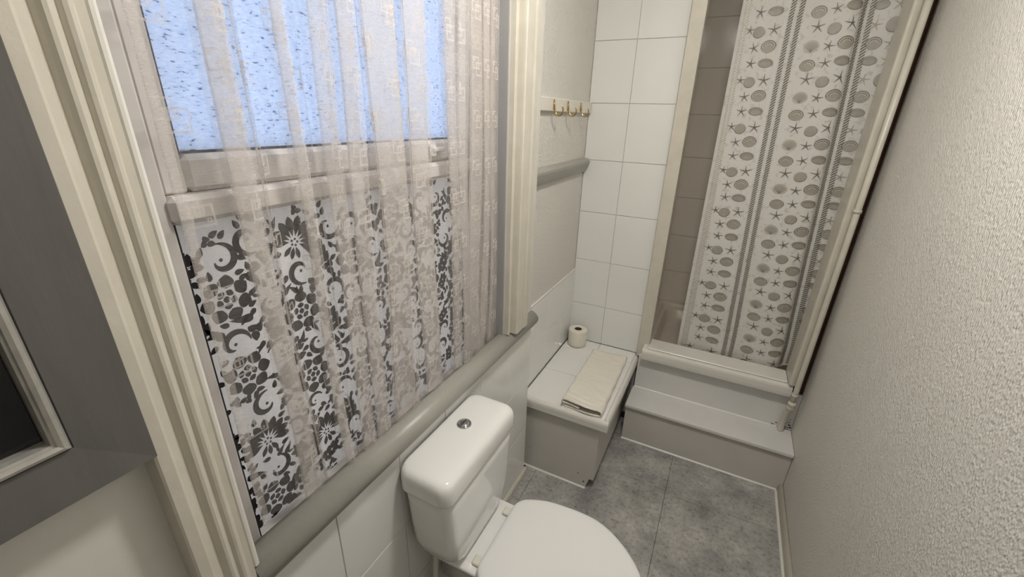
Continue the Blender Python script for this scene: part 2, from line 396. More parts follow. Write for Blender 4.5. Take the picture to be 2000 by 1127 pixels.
wbox('opening_light_stile', -.13, -.070, 1.062, 1.122, 1.584, 2.125, 'sash_paint')
wbox('opening_light_head', -.13, -.070, .354, 1.062, 2.08, 2.125, 'sash_paint')
wbox('upper_pane', -.096, -.091, .354, 1.062, 1.584, 2.08, 'obscure_glass', bev=0)
wbox('lower_pane', -.098, -.092, .320, 1.124, .829, 1.486, 'film_white', bev=0)
wbox('gasket', -.0915, -.066, .3195, .3225, .828, 1.487, 'gasket', bev=0)
wbox('gasket', -.0905, -.074, .354, .3565, 1.584, 2.08, 'gasket', bev=0)
wbox('gasket', -.0905, -.085, .3565, 1.062, 1.584, 1.588, 'gasket', bev=0)
# casement handle on the upper light
hd = wbox('window_handle', -.066, -.054, .93, .955, 1.545, 1.575, 'sash_paint', bev=.004)
wbox('window_handle_lever', -.058, -.048, .935, .985, 1.556, 1.568, 'sash_paint', bev=.003)

# floral film print
def film_print():
    V, F = [], []
    def poly(pts, cx, cy):
        b = len(V); V.extend([(-.0914, p[0], p[1]) for p in pts]); V.append((-.0914, cx, cy)); c = len(V)-1; n = len(pts)
        for i in range(n): F.append((b+i, b+(i+1) % n, c))
    y0, y1, z0, z1 = .3235, 1.122, .831, 1.484
    def clip(pts):
        return [(min(max(p[0], y0), y1), min(max(p[1], z0), z1)) for p in pts]
    def petal(cx, cy, ang, l, w, off=0, k=.55, n=10, bend=0):
        ca, sa = math.cos(ang), math.sin(ang); P = []
        for i in range(2*n):
            t = i/n if i < n else (2*n-i)/n
            s = 1 if i < n else -1
            x = off+l*t; hw = w*(math.sin(math.pi*min(1, t)**k))**.8*s if 0 < t < 1 else 0
            y = hw+bend*t*t
            P.append((cx+x*ca-y*sa, cy+x*sa+y*ca))
        m = (cx+(off+l*.5)*ca-bend*.25*sa, cy+(off+l*.5)*sa+bend*.25*ca)
        if not (y0-.004 < m[0] < y1+.004 and z0-.004 < m[1] < z1+.004): return
        P = clip(P); m = clip([m])[0]; poly(P, *m)
    def dot(cx, cy, r): petal(cx-r, cy, 0, 2*r, r, k=1, n=6)
    def rose(cx, cy, r, a0):
        for i in range(7): petal(cx, cy, a0+i*2*math.pi/7, r*.56, r*.31, r*.44, k=.85)
        for i in range(5): petal(cx, cy, a0+.3+i*2*math.pi/5, r*.26, r*.165, r*.16, k=.9, n=6)
        dot(cx, cy, r*.14)
    def daisy(cx, cy, r, a0):
        for i in range(9):
            a = a0-1.75+i*3.5/8
            petal(cx, cy, a, r*(.85-.12*abs(i-4)/4), r*.165, r*.22, k=1.5)
        for i in range(5): dot(cx+r*.13*math.cos(a0+i*1.256), cy+r*.13*math.sin(a0+i*1.256), r*.055)
        for i in range(3): petal(cx, cy, a0+math.pi-.5+i*.5, r*.5, r*.1, r*.2, k=1.2)
    def scroll(cx, cy, r, a0, s=1):
        P, Q = [], []
        for i in range(22):
            t = i/21; a = a0+s*t*4.6; rad = r*(1-.62*t); w = r*(.08+.42*math.sin(math.pi*t)**.9*(1-.35*t))
            P.append((cx+(rad+w*.5)*math.cos(a), cy+(rad+w*.5)*math.sin(a))); Q.append((cx+(rad-w*.5)*math.cos(a), cy+(rad-w*.5)*math.sin(a)))
        if not (y0 < cx-r*1.1 and cx+r*1.1 < y1 and z0 < cy-r*1.1 and cy+r*1.1 < z1): return
        b = len(V); n = len(P)
        V.extend([(-.0914, *p) for p in P]+[(-.0914, *q) for q in Q])
        for i in range(n-1): F.append((b+i, b+i+1, b+n+i+1, b+n+i))
        dot(cx+r*.0, cy, r*.12)
    def spray(cx, cy, l, a0):
        for i in range(3):
            for s in (-1, 1):
                t = .12+i*.3
                petal(cx+l*t*math.cos(a0), cy+l*t*math.sin(a0), a0+s*.85, l*.46, l*.16, l*.03, k=.8)
        petal(cx, cy, a0, l*.45, l*.13, l*.82, k=.8)
        petal(cx, cy, a0, l*.8, l*.018, 0, k=1)
    rnd = random.Random(11); placed = []
    def pack(r, tries, fn, pad=.0025):
        for _ in range(tries):
            x, z = rnd.uniform(y0-.5*r, y1+.5*r), rnd.uniform(z0-.5*r, z1+.5*r)
            if all((x-a)**2+(z-b)**2 > (r+c+pad)**2 for a, b, c in placed):
                placed.append((x, z, r)); fn(x, z)
    ra = lambda: rnd.uniform(0, 6.28)
    def sprayc(x, z, r):
        a = rnd.uniform(.4, 2.7); spray(x-r*math.cos(a), z-r*math.sin(a), r*1.62, a)
    def leafpair(x, z, r):
        a = ra()
        for k, (da, q) in enumerate(((0, 1.0), (2.3, .8), (-2.2, .85))): petal(x, z, a+da, r*q, r*.42, r*.03, k=.75, bend=r*.25)
    def leaf(x, z, r):
        a = ra(); petal(x-r*math.cos(a), z-r*math.sin(a), a, r*2, r*.62, 0, k=.75, n=8, bend=r*.4)
    def comma(x, z, r):
        a = ra(); b_ = rnd.choice((-1, 1))
        petal(x-r*math.cos(a), z-r*math.sin(a), a, r*1.9, r*.42, 0, k=.55, bend=r*.9*b_); petal(x-r*.5*math.cos(a), z-r*.5*math.sin(a)-r*.4*b_, a-.5*b_, r*1.1, r*.25, 0, k=.7)
    for i in range(6):
        for j in range(4):
            x, z = .385+i*.138+rnd.uniform(-.008, .008), .875+j*.155+(.078 if i % 2 else 0)
            if (i+j) % 3 == 1: placed.append((x, z, .041)); daisy(x, z-.010, .050, rnd.uniform(1.2, 2.0))
            else: placed.append((x, z, .040)); rose(x, z, .0450, ra())
    pack(.027, 400, lambda x, z: scroll(x, z, .029, ra(), rnd.choice((-1, 1))), .0); pack(.026, 600, lambda x, z: sprayc(x, z, .035), .0)
    pack(.0215, 900, lambda x, z: (scroll(x, z, .021, ra(), rnd.choice((-1, 1))) if rnd.random() < .4 else sprayc(x, z, .029)), .0)
    pack(.0150, 2500, lambda x, z: (comma if rnd.random() < .5 else leafpair)(x, z, .0205), .0)
    pack(.0095, 5000, lambda x, z: (comma if rnd.random() < .5 else leafpair)(x, z, .0135), .0); pack(.0055, 7000, lambda x, z: leaf(x, z, .0088), .0)
    o = mesh_obj('film_print', V, F, 'film_dark'); o.parent = win; o.matrix_parent_inverse = win.matrix_basis.inverted()
    o['kind'] = 'stuff'; o['label'] = 'dark floral pattern printed on the window film'
film_print()

# ------------------------------------------------------------------ net curtain
def net_curtain():
    cur = empty('net_curtain', (-.02, .76, .86))
    tag(cur, 'sheer pleated net curtain with woven interlocked squares, hanging over the window', 'curtain')
    # pleat layout on the hanging plane: (y0, y1) = dense Z-pleat
    P = [(.328, -.030, .7), (.3165, -.0275, .7), (.3145, -.0305, .7), (.3165, -.0335, .7), (.326, -.0345, .6), (.3285, -.035, 0), (.333, -.035, 0), (.36, -.0345, 0)]
    def zf(a, b, d=0, g=1.0):
        P.extend([(a-.012, -.035+d, 0), (a-.003, -.035+d, 0), (a+.003, -.034+d, g), (b-.002, -.030+d, g), (b, -.026+d, g), (b-.003, -.0225+d, g), (a+.003, -.0195+d, g), (a, -.0165+d, g), (a+.003, -.0135+d, g), ((a+b)/2, -.012+d, g), (b-.002, -.0155+d, g), (b+.004, -.022+d, 0)])
    zf(.390, .428); zf(.439, .449, -.004, .8)
    P.extend([(.470, -.035, 0), (.485, -.028, .1)])
    zf(.503, .529, .002, .9); P.extend([(.545, -.036, .25), (.555, -.028, .1)])
    zf(.567, .606, .003, .6); zf(.616, .660, .003, 1)
    P.append((.672, -.036, 0)); zf(.686, .774, .002, 1); P.append((.787, -.036, 0)); zf(.802, .876, 0, 1); P.append((.90, -.035, .1)); P.append((.93, -.036, 0)); zf(.952, .995, .002, .8)
    zf(1.006, 1.052, .001, .9); zf(1.06, 1.12, -.002, .9); zf(1.13, 1.165, -.002, 1); zf(1.172, 1.21, -.003, 1); P.extend([(1.225, -.022, .6), (1.239, -.028, .8)])
    path = crom(P, 5)
    s = [0]
    for i in range(1, len(path)): s.append(s[-1]+math.hypot(path[i][0]-path[i-1][0], path[i][1]-path[i-1][1]))
    nz = 44; zt = 2.13
    V, F, UV = [], [], []
    rnd = random.Random(5); ph = [rnd.uniform(0, 6.28) for _ in range(8)]
    for k in range(nz+1):
        f = k/nz
        for i, (y, x, gg) in enumerate(path):
            zb = .889+.006*math.sin(s[i]*19+1)+.004*math.sin(s[i]*47)
            z = zt+(zb-zt)*f
            dy = (.006*math.sin(3.1*z+s[i]*5+ph[0])+.004*math.sin(7.3*z+s[i]*11+ph[1]))*min(1, max(0, y-.312)*12)*min(1, max(0, (1.239-y)*14))
            dx = .0035*math.sin(5*z+s[i]*9+ph[2])*f
            V.append((x+dx, y+dy*(.5+f), z)); UV.append((s[i], z))
    n = len(path)
    for k in range(nz):
        for i in range(n-1): F.append((k*n+i, k*n+i+1, (k+1)*n+i+1, (k+1)*n+i))
    o = mesh_obj('net_panel', V, F, 'net_fabric', smooth=True)
    at = o.data.attributes.new('gather', 'FLOAT', 'POINT')
    for i in range(len(V)): at.data[i].value = max(0, min(1, path[i % n][2]))
    ul = o.data.uv_layers.new(name='UVMap')
    for li, l in enumerate(o.data.loops): ul.data[li].uv = UV[l.vertex_index]
    o.parent = cur; o.matrix_parent_inverse = cur.matrix_basis.inverted()
    w = tube('curtain_wire', [(-.024, .277, 2.125), (-.024, 1.243, 2.125)], .003, 'plastic_white'); w.parent = cur; w.matrix_parent_inverse = cur.matrix_basis.inverted()
net_curtain()

# ------------------------------------------------------------------ framed mirror
def mirror():
    m = empty('framed_mirror', (.02, -.1, 1.22)); tag(m, 'wall mirror in a wide grey frame with silver bead, cut off beside the window', 'mirror')
    y0, y1, z0, z1 = -.46, .1815, 1.219, 1.99
    def side(name, prof, mat, parent):
        # prof: (distance inwards from outer edge, x) ; mitred frame of four members
        out = []
        c = [(y0, z0), (y1, z0), (y1, z1), (y0, z1)]
        ins = lambda d: [(y0+d, z0+d), (y1-d, z0+d), (y1-d, z1-d), (y0+d, z1-d)]
        for k in range(4):
            V, F = [], []
            for d, x in prof:
                q = ins(d); a, b = q[k], q[(k+1) % 4]; V += [(x, a[0], a[1]), (x, b[0], b[1])]
            n = len(prof)
            for i in range(n):
                j = (i+1) % n; F.append((2*i, 2*j, 2*j+1, 2*i+1))
            F.append(tuple(2*i for i in range(n))); F.append(tuple(2*i+1 for i in range(n))[::-1])
            bm = bmesh.new(); bv = [bm.verts.new(v) for v in V]
            for f in F: bm.faces.new([bv[i] for i in f])
            o = from_bm(name, bm, mat); o.parent = parent; o.matrix_parent_inverse = m.matrix_basis.inverted(); out.append(o)
        return out
    side('frame_member', [(0, .006), (0, .042), (.002, .045), (.066, .040), (.0675, .036), (.0675, .006)], 'frame_grey', m)
    side('silver_bead', [(.0677, .02), (.0677, .040), (.070, .044), (.074, .0455), (.078, .044), (.0795, .041), (.0815, .0405), (.083, .034), (.083, .02)], 'silver', m)
    g = box('mirror_glass', .018, .026, y0+.0832, y1-.0832, z0+.0832, z1-.0832, 'mirror_dark_reflection'); g.parent = m; g.matrix_parent_inverse = m.matrix_basis.inverted()
    b = box('backing_board', .0045, .0175, y0+.07, y1-.07, z0+.07, z1-.07, 'dark_gap'); b.parent = m; b.matrix_parent_inverse = m.matrix_basis.inverted()
mirror()

# ------------------------------------------------------------------ toilet
def adopt(o, e): o.parent = e; o.matrix_parent_inverse = e.matrix_basis.inverted(); return o
def rrect(x0, x1, y0, y1, r, z, n=8):
    P = []
    for cx, cy, a0 in ((x1-r, y1-r, 0), (x0+r, y1-r, 90), (x0+r, y0+r, 180), (x1-r, y0+r, 270)):
        for k in range(n+1):
            a = math.radians(a0+90*k/n); P.append((cx+r*math.cos(a), cy+r*math.sin(a), z))
    return P
def toilet():
    T = empty('toilet', (.35, .84, 0)); tag(T, 'white close-coupled toilet with closed lid below the window', 'toilet')
    # cistern body
    S = [(.408, .045, .135, .735, .925, .03), (.412, .03, .150, .715, .945, .035), (.425, .018, .160, .690, .965, .04), (.45, .013, .164, .672, .982, .04),
         (.50, .012, .166, .658, .997, .038), (.58, .012, .167, .650, 1.007, .036), (.66, .012, .168, .644, 1.014, .036), (.716, .012, .168, .640, 1.018, .036)]
    body = loft('cistern', [rrect(a, b, c, d, r, z) for z, a, b, c, d, r in S], 'ceramic'); adopt(body, T)
    S = [(.712, .010, .171, .634, 1.024, .036), (.714, .008, .174, .630, 1.028, .036), (.719, .007, .1755, .629, 1.029, .036), (.752, .007, .1735, .630, 1.028, .036),
         (.764, .007, .171, .632, 1.026, .036), (.772, .008, .166, .636, 1.022, .036), (.7775, .010, .158, .643, 1.015, .034), (.780, .014, .147, .652, 1.006, .030), (.781, .024, .130, .668, .99, .022), (.7813, .06, .11, .72, .95, .02)]
    lid = loft('cistern_lid', [rrect(a, b, c, d, r, z) for z, a, b, c, d, r in S], 'ceramic'); adopt(lid, T)
    b = lathe('flush_button', [(.0225, .7790), (.0225, .7830), (.0213, .7848), (.0180, .7853), (.0170, .7838), (.0165, .7838), (.0150, .7868), (.010, .7885), (.004, .7892)], .0735, .864, 'chrome', n=40)
    adopt(b, T); b['label'] = 'round chrome flush button'
    adopt(box('button_divider', .0720, .0750, .852, .876, .7880, .7893, 'gasket'), b)
    # egg-shaped outline
    HW = [(.205, .0), (.2055, .10), (.2075, .122), (.214, .138), (.236, .160), (.30, .186), (.37, .196), (.43, .1985), (.48, .193), (.53, .174), (.58, .141), (.62, .103), (.648, .063), (.660, .032), (.664, 0)]
    def egg(z, inset=0, cx=.43):
        C = crom(HW, 6); up = [(x, w) for x, w in C]
        P = [(x, max(w, 0)) for x, w in up]+[(x, -max(w, 0)) for x, w in up[-2:0:-1]]
        out = []
        for x, w in P:
            d = math.hypot(x-cx, w); k = max(0, (d-inset)/d); out.append((cx+(x-cx)*k, .842+w*k, z))
        return out
    def egg2(z, inset, x0=None):
        R = egg(z, inset)
        return [(max(x, x0), y, zz) for x, y, zz in R] if x0 else R
    adopt(loft('seat', [egg2(.392, .010), egg2(.394, .005), egg2(.404, .004), egg2(.408, .007)], 'seat_plastic'), T)
    adopt(loft('seat_lid', [egg(.4085, .006), egg(.4105, .001), egg(.418, 0), egg(.424, .0025), egg(.4275, .007), egg(.4300, .018), egg(.4315, .045), egg(.4325, .10)], 'seat_plastic'), T)
    for yy in (.745, .940):
        h = adopt(box('hinge', .178, .214, yy-.016, yy+.016, .398, .408, 'plastic_white', None, .003), T)
    # pan: rear shelf and bowl on its foot
    S = [(.30, .06, .24, .765, .92, .03), (.34, .04, .25, .735, .95, .035), (.372, .022, .256, .712, .973, .03), (.388, .018, .258, .706, .979, .028), (.395, .018, .258, .705, .98, .026), (.398, .022, .255, .709, .976, .024)]
    adopt(loft('pan_shelf', [rrect(a, b, c, d, r, z) for z, a, b, c, d, r in S], 'ceramic'), T)
    def ell(z, cx, a, b, n=2.3):
        R = []
        for k in range(48):
            t = 2*math.pi*k/48; c, s_ = math.cos(t), math.sin(t)
            R.append((cx+a*math.copysign(abs(c)**(2/n), c), .842+b*math.copysign(abs(s_)**(2/n), s_), z))
        return R
    adopt(loft('bowl', [ell(0, .34, .175, .105), ell(.02, .34, .172, .102), ell(.10, .345, .15, .085), ell(.18, .36, .15, .09), ell(.26, .39, .19, .13), ell(.32, .41, .22, .16), ell(.36, .425, .228, .178), ell(.385, .43, .229, .183), ell(.391, .43, .224, .178)], 'ceramic'), T)
    adopt(tube('soil_pipe', [(.20, .842, .20), (.10, .842, .19), (.02, .842, .18)], .052, 'plastic_white', n=20), T)
    # cold feed
    p = tube('feed_pipe', arc_path((.035, .60, .03), (.035, .72, .05), (.045, .735, .405), .05), .009, 'plastic_white'); adopt(p, T)
    return T
toilet()

# ------------------------------------------------------------------ tiled bench in the alcove
def bench():
    B = empty('boxed_bench', (.16, 1.86, 0)); tag(B, 'low boxed-in bench with white tiled top in the alcove', 'bench')
    # front panel with a toe-kick notch at its lower corner
    pts = [(-.044, .003), (.310, .003), (.325, .062), (.345, .062), (.345, .392), (-.044, .392)]
    V = [(x, 1.538, z) for x, z in pts]+[(x, 1.556, z) for x, z in pts]; n = len(pts)
    F = [tuple(range(n)), tuple(range(2*n-1, n-1, -1))]+[(i, i+n, (i+1) % n+n, (i+1) % n) for i in range(n)]
    bm = bmesh.new(); bv = [bm.verts.new(v) for v in V]
    for f in F: bm.faces.new([bv[i] for i in f])
    fp = adopt(from_bm('front_panel', bm, 'box_grey'), B)
    for x, z, r in ((.3, .035, .0045), (.27, .075, .0028), (.335, .36, .003), (.012, .12, .002)):
        s = lathe('screw_hole', [(r, -.0006), (r*.8, .0008), (r*.3, .001)], 0, 0, 'mould', n=12); s.data.transform(Matrix.Rotation(math.pi/2, 4, 'X')); s.data.transform(Matrix.Translation((x, 1.5378, z))); adopt(s, B)
    adopt(box('side_panel', .330, .345, 1.5565, 2.14, .062, .392, 'box_grey', None, .001), B)
    adopt(box('plinth', .28, .30, 1.5565, 2.19, .003, .2, 'dark_gap'), B)
    adopt(box('top_board', XA+.007, .372, 1.5565, 2.199, .3925, .414, 'white_board'), B)
    hold = B
    us, vv = [XA+.008, .155, .3605], [1.537, 1.808, 2.08, 2.199]
    for i in range(2):
        for j in range(3):
            o = box('tile', us[i]+.001, us[i+1]-.001, vv[j]+.001, vv[j+1]-.001, .4142, .4192+random.uniform(-.0003, .0004), 'tile_white', None, .0024); adopt(o, hold)
    # rounded plastic edging strips
    adopt(prism('edging', [(1.5175, .374), (1.5365, .374), (1.5365, .420), (1.530, .4215), (1.524, .419), (1.519, .412), (1.5172, .402)], 'x', -.039, .3815, 'white_gloss', smooth=False), B)
    adopt(prism('edging', [(.3805, .374), (.362, .374), (.362, .420), (.368, .4215), (.374, .419), (.379, .412), (.3812, .402)], 'y', 1.538, 2.165, 'white_gloss', smooth=False), B)
    adopt(prism('sealant_line', [(1.538, .0), (1.5375, .006), (1.530, .0005)], 'x', -.04, .311, 'sealant'), B)
bench()

# towel on bench
def towel():
    C = [(.330, .4235), (.25, .4235), (.172, .4235), (.163, .4265), (.166, .4315), (.185, .433), (.165, .4395), (.159, .4455), (.168, .4505), (.21, .450), (.27, .4475), (.322, .4475), (.341, .444), (.346, .4365), (.342, .4275), (.333, .4235), (.315, .4245)]
    C = crom([(.17, .4225), (.25, .4225), (.325, .4225), (.340, .4255), (.3435, .4335), (.336, .4415), (.315, .4435), (.26, .4445), (.20, .4495), (.172, .4515), (.160, .4475), (.160, .4405), (.170, .4365), (.195, .4345), (.24, .431)], 6)
    th = .0042; n = len(C)
    nrm = []
    for i in range(n):
        a, b = C[max(0, i-1)], C[min(n-1, i+1)]; d = (b[0]-a[0], b[1]-a[1]); l = math.hypot(*d) or 1; nrm.append((-d[1]/l, d[0]/l))
    prof = [(c[0]+m[0]*th/2, c[1]+m[1]*th/2) for c, m in zip(C, nrm)]+[(c[0]-m[0]*th/2, c[1]-m[1]*th/2) for c, m in list(zip(C, nrm))[::-1]]
    rings = []; ny = 70
    for k in range(ny+1):
        f = k/ny; R = []
        for x, z in prof:
            sk = -.012*f
            yy = 1.541+(.533+.10*(x-.16))*f + (.004*math.sin(x*40) if f < .02 else 0)
            top = max(0, (z-.43)/.02)
            rip = (.0034*math.sin(yy*185+x*14)*(math.exp(-f*7)+.8*math.exp(-(1-f)*9))+.0012*math.sin(yy*38+x*25))*top
            zz = .4212+(z-.4203)*(1.38-.55*f)+rip
            R.append((x+sk+(.0015*math.sin(yy*60))*1, yy, max(zz, .4206)))
        rings.append(R)
    t = loft('folded_towel', rings, 'towel_cotton', smooth=True); tag(t, 'folded cream towel lying on the tiled bench top', 'towel')
towel()

def roll():
    R = empty('toilet_roll', (.032, 2.135, .4205)); tag(R, 'white toilet roll standing upright in the bench corner', 'toilet roll')
    cx, cy = .031, 2.128
    prof = [(.0205, .4208), (.050, .4208), (.0525, .4225), (.053, .44), (.053, .514), (.0525, .5185), (.050, .5205), (.0215, .5205), (.0205, .519), (.0205, .4208)]
    n = 48; rings = [[(cx+r*math.cos(2*math.pi*k/n), cy+r*math.sin(2*math.pi*k/n), z) for k in range(n)] for r, z in prof]
    adopt(loft('paper', rings, 'roll_paper', cap0=False, cap1=False), R)
    core = [(.0203, .4208), (.0203, .5195), (.0188, .5195), (.0188, .4215)]
    rings = [[(cx+r*math.cos(2*math.pi*k/n), cy+r*math.sin(2*math.pi*k/n), z) for k in range(n)] for r, z in core]
    adopt(loft('core', rings, 'core_brown', cap0=False, cap1=True), R)
roll()

# ------------------------------------------------------------------ hook rail
def hooks():
    H = empty('hook_rail', (XA, 1.85, 1.69)); tag(H, 'white wooden rail with three brass hooks on the alcove wall', 'hook rail')
    adopt(box('backboard', XA+.0005, XA+.0175, WE+.004, 2.192, 1.669, 1.7195, 'rail_white', None, .003), H)
    for y in (1.692, 1.852, 2.022):
        h = adopt(box('hook', XA+.0175, XA+.0205, y-.006, y+.006, 1.676, 1.713, 'brass', None, .0024), H)
        p = crom([(XA+.020, y, 1.700), (XA+.0225, y, 1.685), (XA+.026, y, 1.668), (XA+.036, y, 1.655), (XA+.049, y, 1.657), (XA+.0565, y, 1.668), (XA+.057, y, 1.680), (XA+.054, y, 1.687)], 5)
        k = adopt(tube('prong', p, [.0032]*(len(p)-2)+[.0038, .003], 'brass', n=10), H); k.parent = h; k.matrix_parent_inverse = Matrix()
        for zz in (1.706, 1.682):
            s = lathe('screw', [(.0026, 0), (.0024, .0008), (.001, .0024)], 0, 0, 'brass', n=10); s.data.transform(Matrix.Rotation(math.pi/2, 4, 'Y')); s.data.transform(Matrix.Translation((XA+.0205, y, zz))); s.parent = h
hooks()

# ------------------------------------------------------------------ step, curb, shower
def step_():
    S = empty('wooden_step', (.77, 2.05, 0)); tag(S, 'white painted wooden step in front of the shower', 'step')
    adopt(box('riser_board', .381, 1.1585, 1.974, 1.990, .002, .2165, 'box_grey', None, .001), S)
    adopt(box('end_board', .381, .395, 1.9905, 2.149, .002, .2165, 'box_grey', None, .001), S)
    adopt(box('tread', .378, 1.1585, 1.957, 2.1495, .217, .2345, 'white_board', None, .0018), S)
    adopt(prism('sealant_line', [(1.974, .0), (1.9735, .0055), (1.966, .0005)], 'x', .381, 1.138, 'sealant'), S)
step_()
def curb():
    K = empty('shower_kerb', (.77, 2.15, .234)); tag(K, 'raised white boxed kerb with rounded nosing at the shower entrance', 'shower kerb')
    adopt(box('kerb_board', .3835, 1.1585, 2.150, 2.168, .2352, .4395, 'white_board', None, .001), K)
    nose = [(2.112, .440), (2.172, .440), (2.172, .5045), (2.113, .5045), (2.107, .502), (2.1025, .495), (2.1005, .485), (2.101, .462), (2.104, .445)]
    adopt(prism('nosing', nose, 'x', .402, 1.102, 'white_gloss', smooth=False), K)
    adopt(box('sill_board', .4275, 1.0795, 2.118, 2.235, .5050, .5135, 'white_gloss', None, .003), K)
    adopt(prism('sealant_line', [(2.150, .2352), (2.1495, .2405), (2.143, .2352)], 'x', .384, 1.095, 'sealant'), K)
    sp = random.Random(9); V, F = [], []
    for i in range(34):
        t = abs(sp.gauss(0, .55)); x = 1.152-t*.06; z = .2425+abs(sp.gauss(0, 1))*.022*(1-min(.8, t*.5)); r = sp.uniform(.0012, .0042)
        b = len(V)
        for k in range(6): V.append((x+r*1.5*math.cos(k*1.047+i), 2.1494, z+r*.8*math.sin(k*1.047+i)*sp.uniform(.6, 1.3)))
        F.append(tuple(range(b, b+6)))
    o = mesh_obj('mould_stain', V, F, 'mould'); o['kind'] = 'stuff'; adopt(o, K)
curb()
post = box('trim_7', .366, .427, 2.168, 2.2475, .421, ZC-.001, 'cream_gloss', None, .004, 2); struct(post, 'cream upright post between alcove tiles and shower')
jamb = [(1.0795, 2.240), (1.0795, 2.098), (1.082, 2.093), (1.087, 2.0905), (1.094, 2.0915), (1.103, 2.094), (1.111, 2.100), (1.117, 2.112), (1.120, 2.13), (1.120, 2.24)]
struct(prism('trim_8', jamb, 'z', .5140, ZC-.001, 'cream_gloss', smooth=False), 'rounded cream shower door jamb beside the painted pipe')
struct(box('trim_9', XR-.0045, XR-.0005, 2.166, 2.245, .2352, ZC-.001, 'dark_brown'), 'dark brown strip between pipe and papered wall')
struct(box('wall_jamb_fill', 1.1205, XR-.0050, 2.172, 2.245, .2352, ZC-.001, 'dark_brown'), 'dark brown infill behind the painted pipe')

def tray():
    T = empty('shower_tray', (.75, 2.62, .3)); tag(T, 'beige acrylic shower tray with raised rim behind the kerb', 'shower tray')
    x0, x1, y0, y1 = .352, 1.157, 2.246, 2.992
    def R(z, ins, r, yx=0): return rrect(x0+ins, x1-ins, y0+ins+yx, y1-ins, r, z, 6)
    rings = [R(.30, 0, .01), R(.448, 0, .01), R(.455, .004, .012), R(.457, .012, .015), R(.455, .03, .03), R(.448, .038, .05), R(.435, .042, .06), R(.432, .062, .07), R(.424, .070, .08), R(.375, .086, .09), R(.362, .10, .09), R(.357, .13, .08), R(.352, .25, .05)]
    adopt(loft('basin', rings, 'tray_acrylic'), T)
    adopt(lathe('waste', [(.04, .3525), (.038, .356), (.02, .357), (.004, .357)], .9, 2.75, 'chrome', n=24), T)
tray()

def pipe():
    P = empty('painted_pipe', (1.118, 2.085, .25)); tag(P, 'cream painted pipe running up beside the papered wall', 'pipe')
    cx, cy = 1.1125, 2.0785
    adopt(tube('pipe_run', [(cx+.003, cy, ZC-.002), (cx+.0015, cy, 1.2), (cx, cy, .50), (cx-.001, cy, .425)], .0115, 'cream_gloss', n=16), P)
    adopt(tube('fitting', [(cx-.001, cy, .438), (cx-.001, cy, .432), (cx-.001, cy, .431), (cx-.001, cy, .420), (cx-.001, cy+.0005, .4195), (cx-.0015, cy+.002, .408), (cx-.0015, cy+.0025, .407), (cx-.002, cy+.006, .392)],
               [.0125, .0165, .0175, .0175, .0155, .0155, .0175, .0170], 'cream_gloss', n=16), P)
    adopt(tube('elbow', crom([(cx-.001, cy+.002, .405), (cx-.002, cy+.008, .385), (cx-.004, cy+.022, .350), (cx-.004, cy+.040, .300), (cx-.003, cy+.046, .262), (cx-.003, cy+.047, .236)], 5), .0135, 'cream_gloss', n=16), P)
    for z in (.475, 1.34):
        c = adopt(tube('pipe_clip', [(cx+(z-.5)*.0016, cy, z-.006), (cx+(z-.5)*.0016, cy, z+.006)], .0145, 'cream_gloss', n=14), P)
pipe()

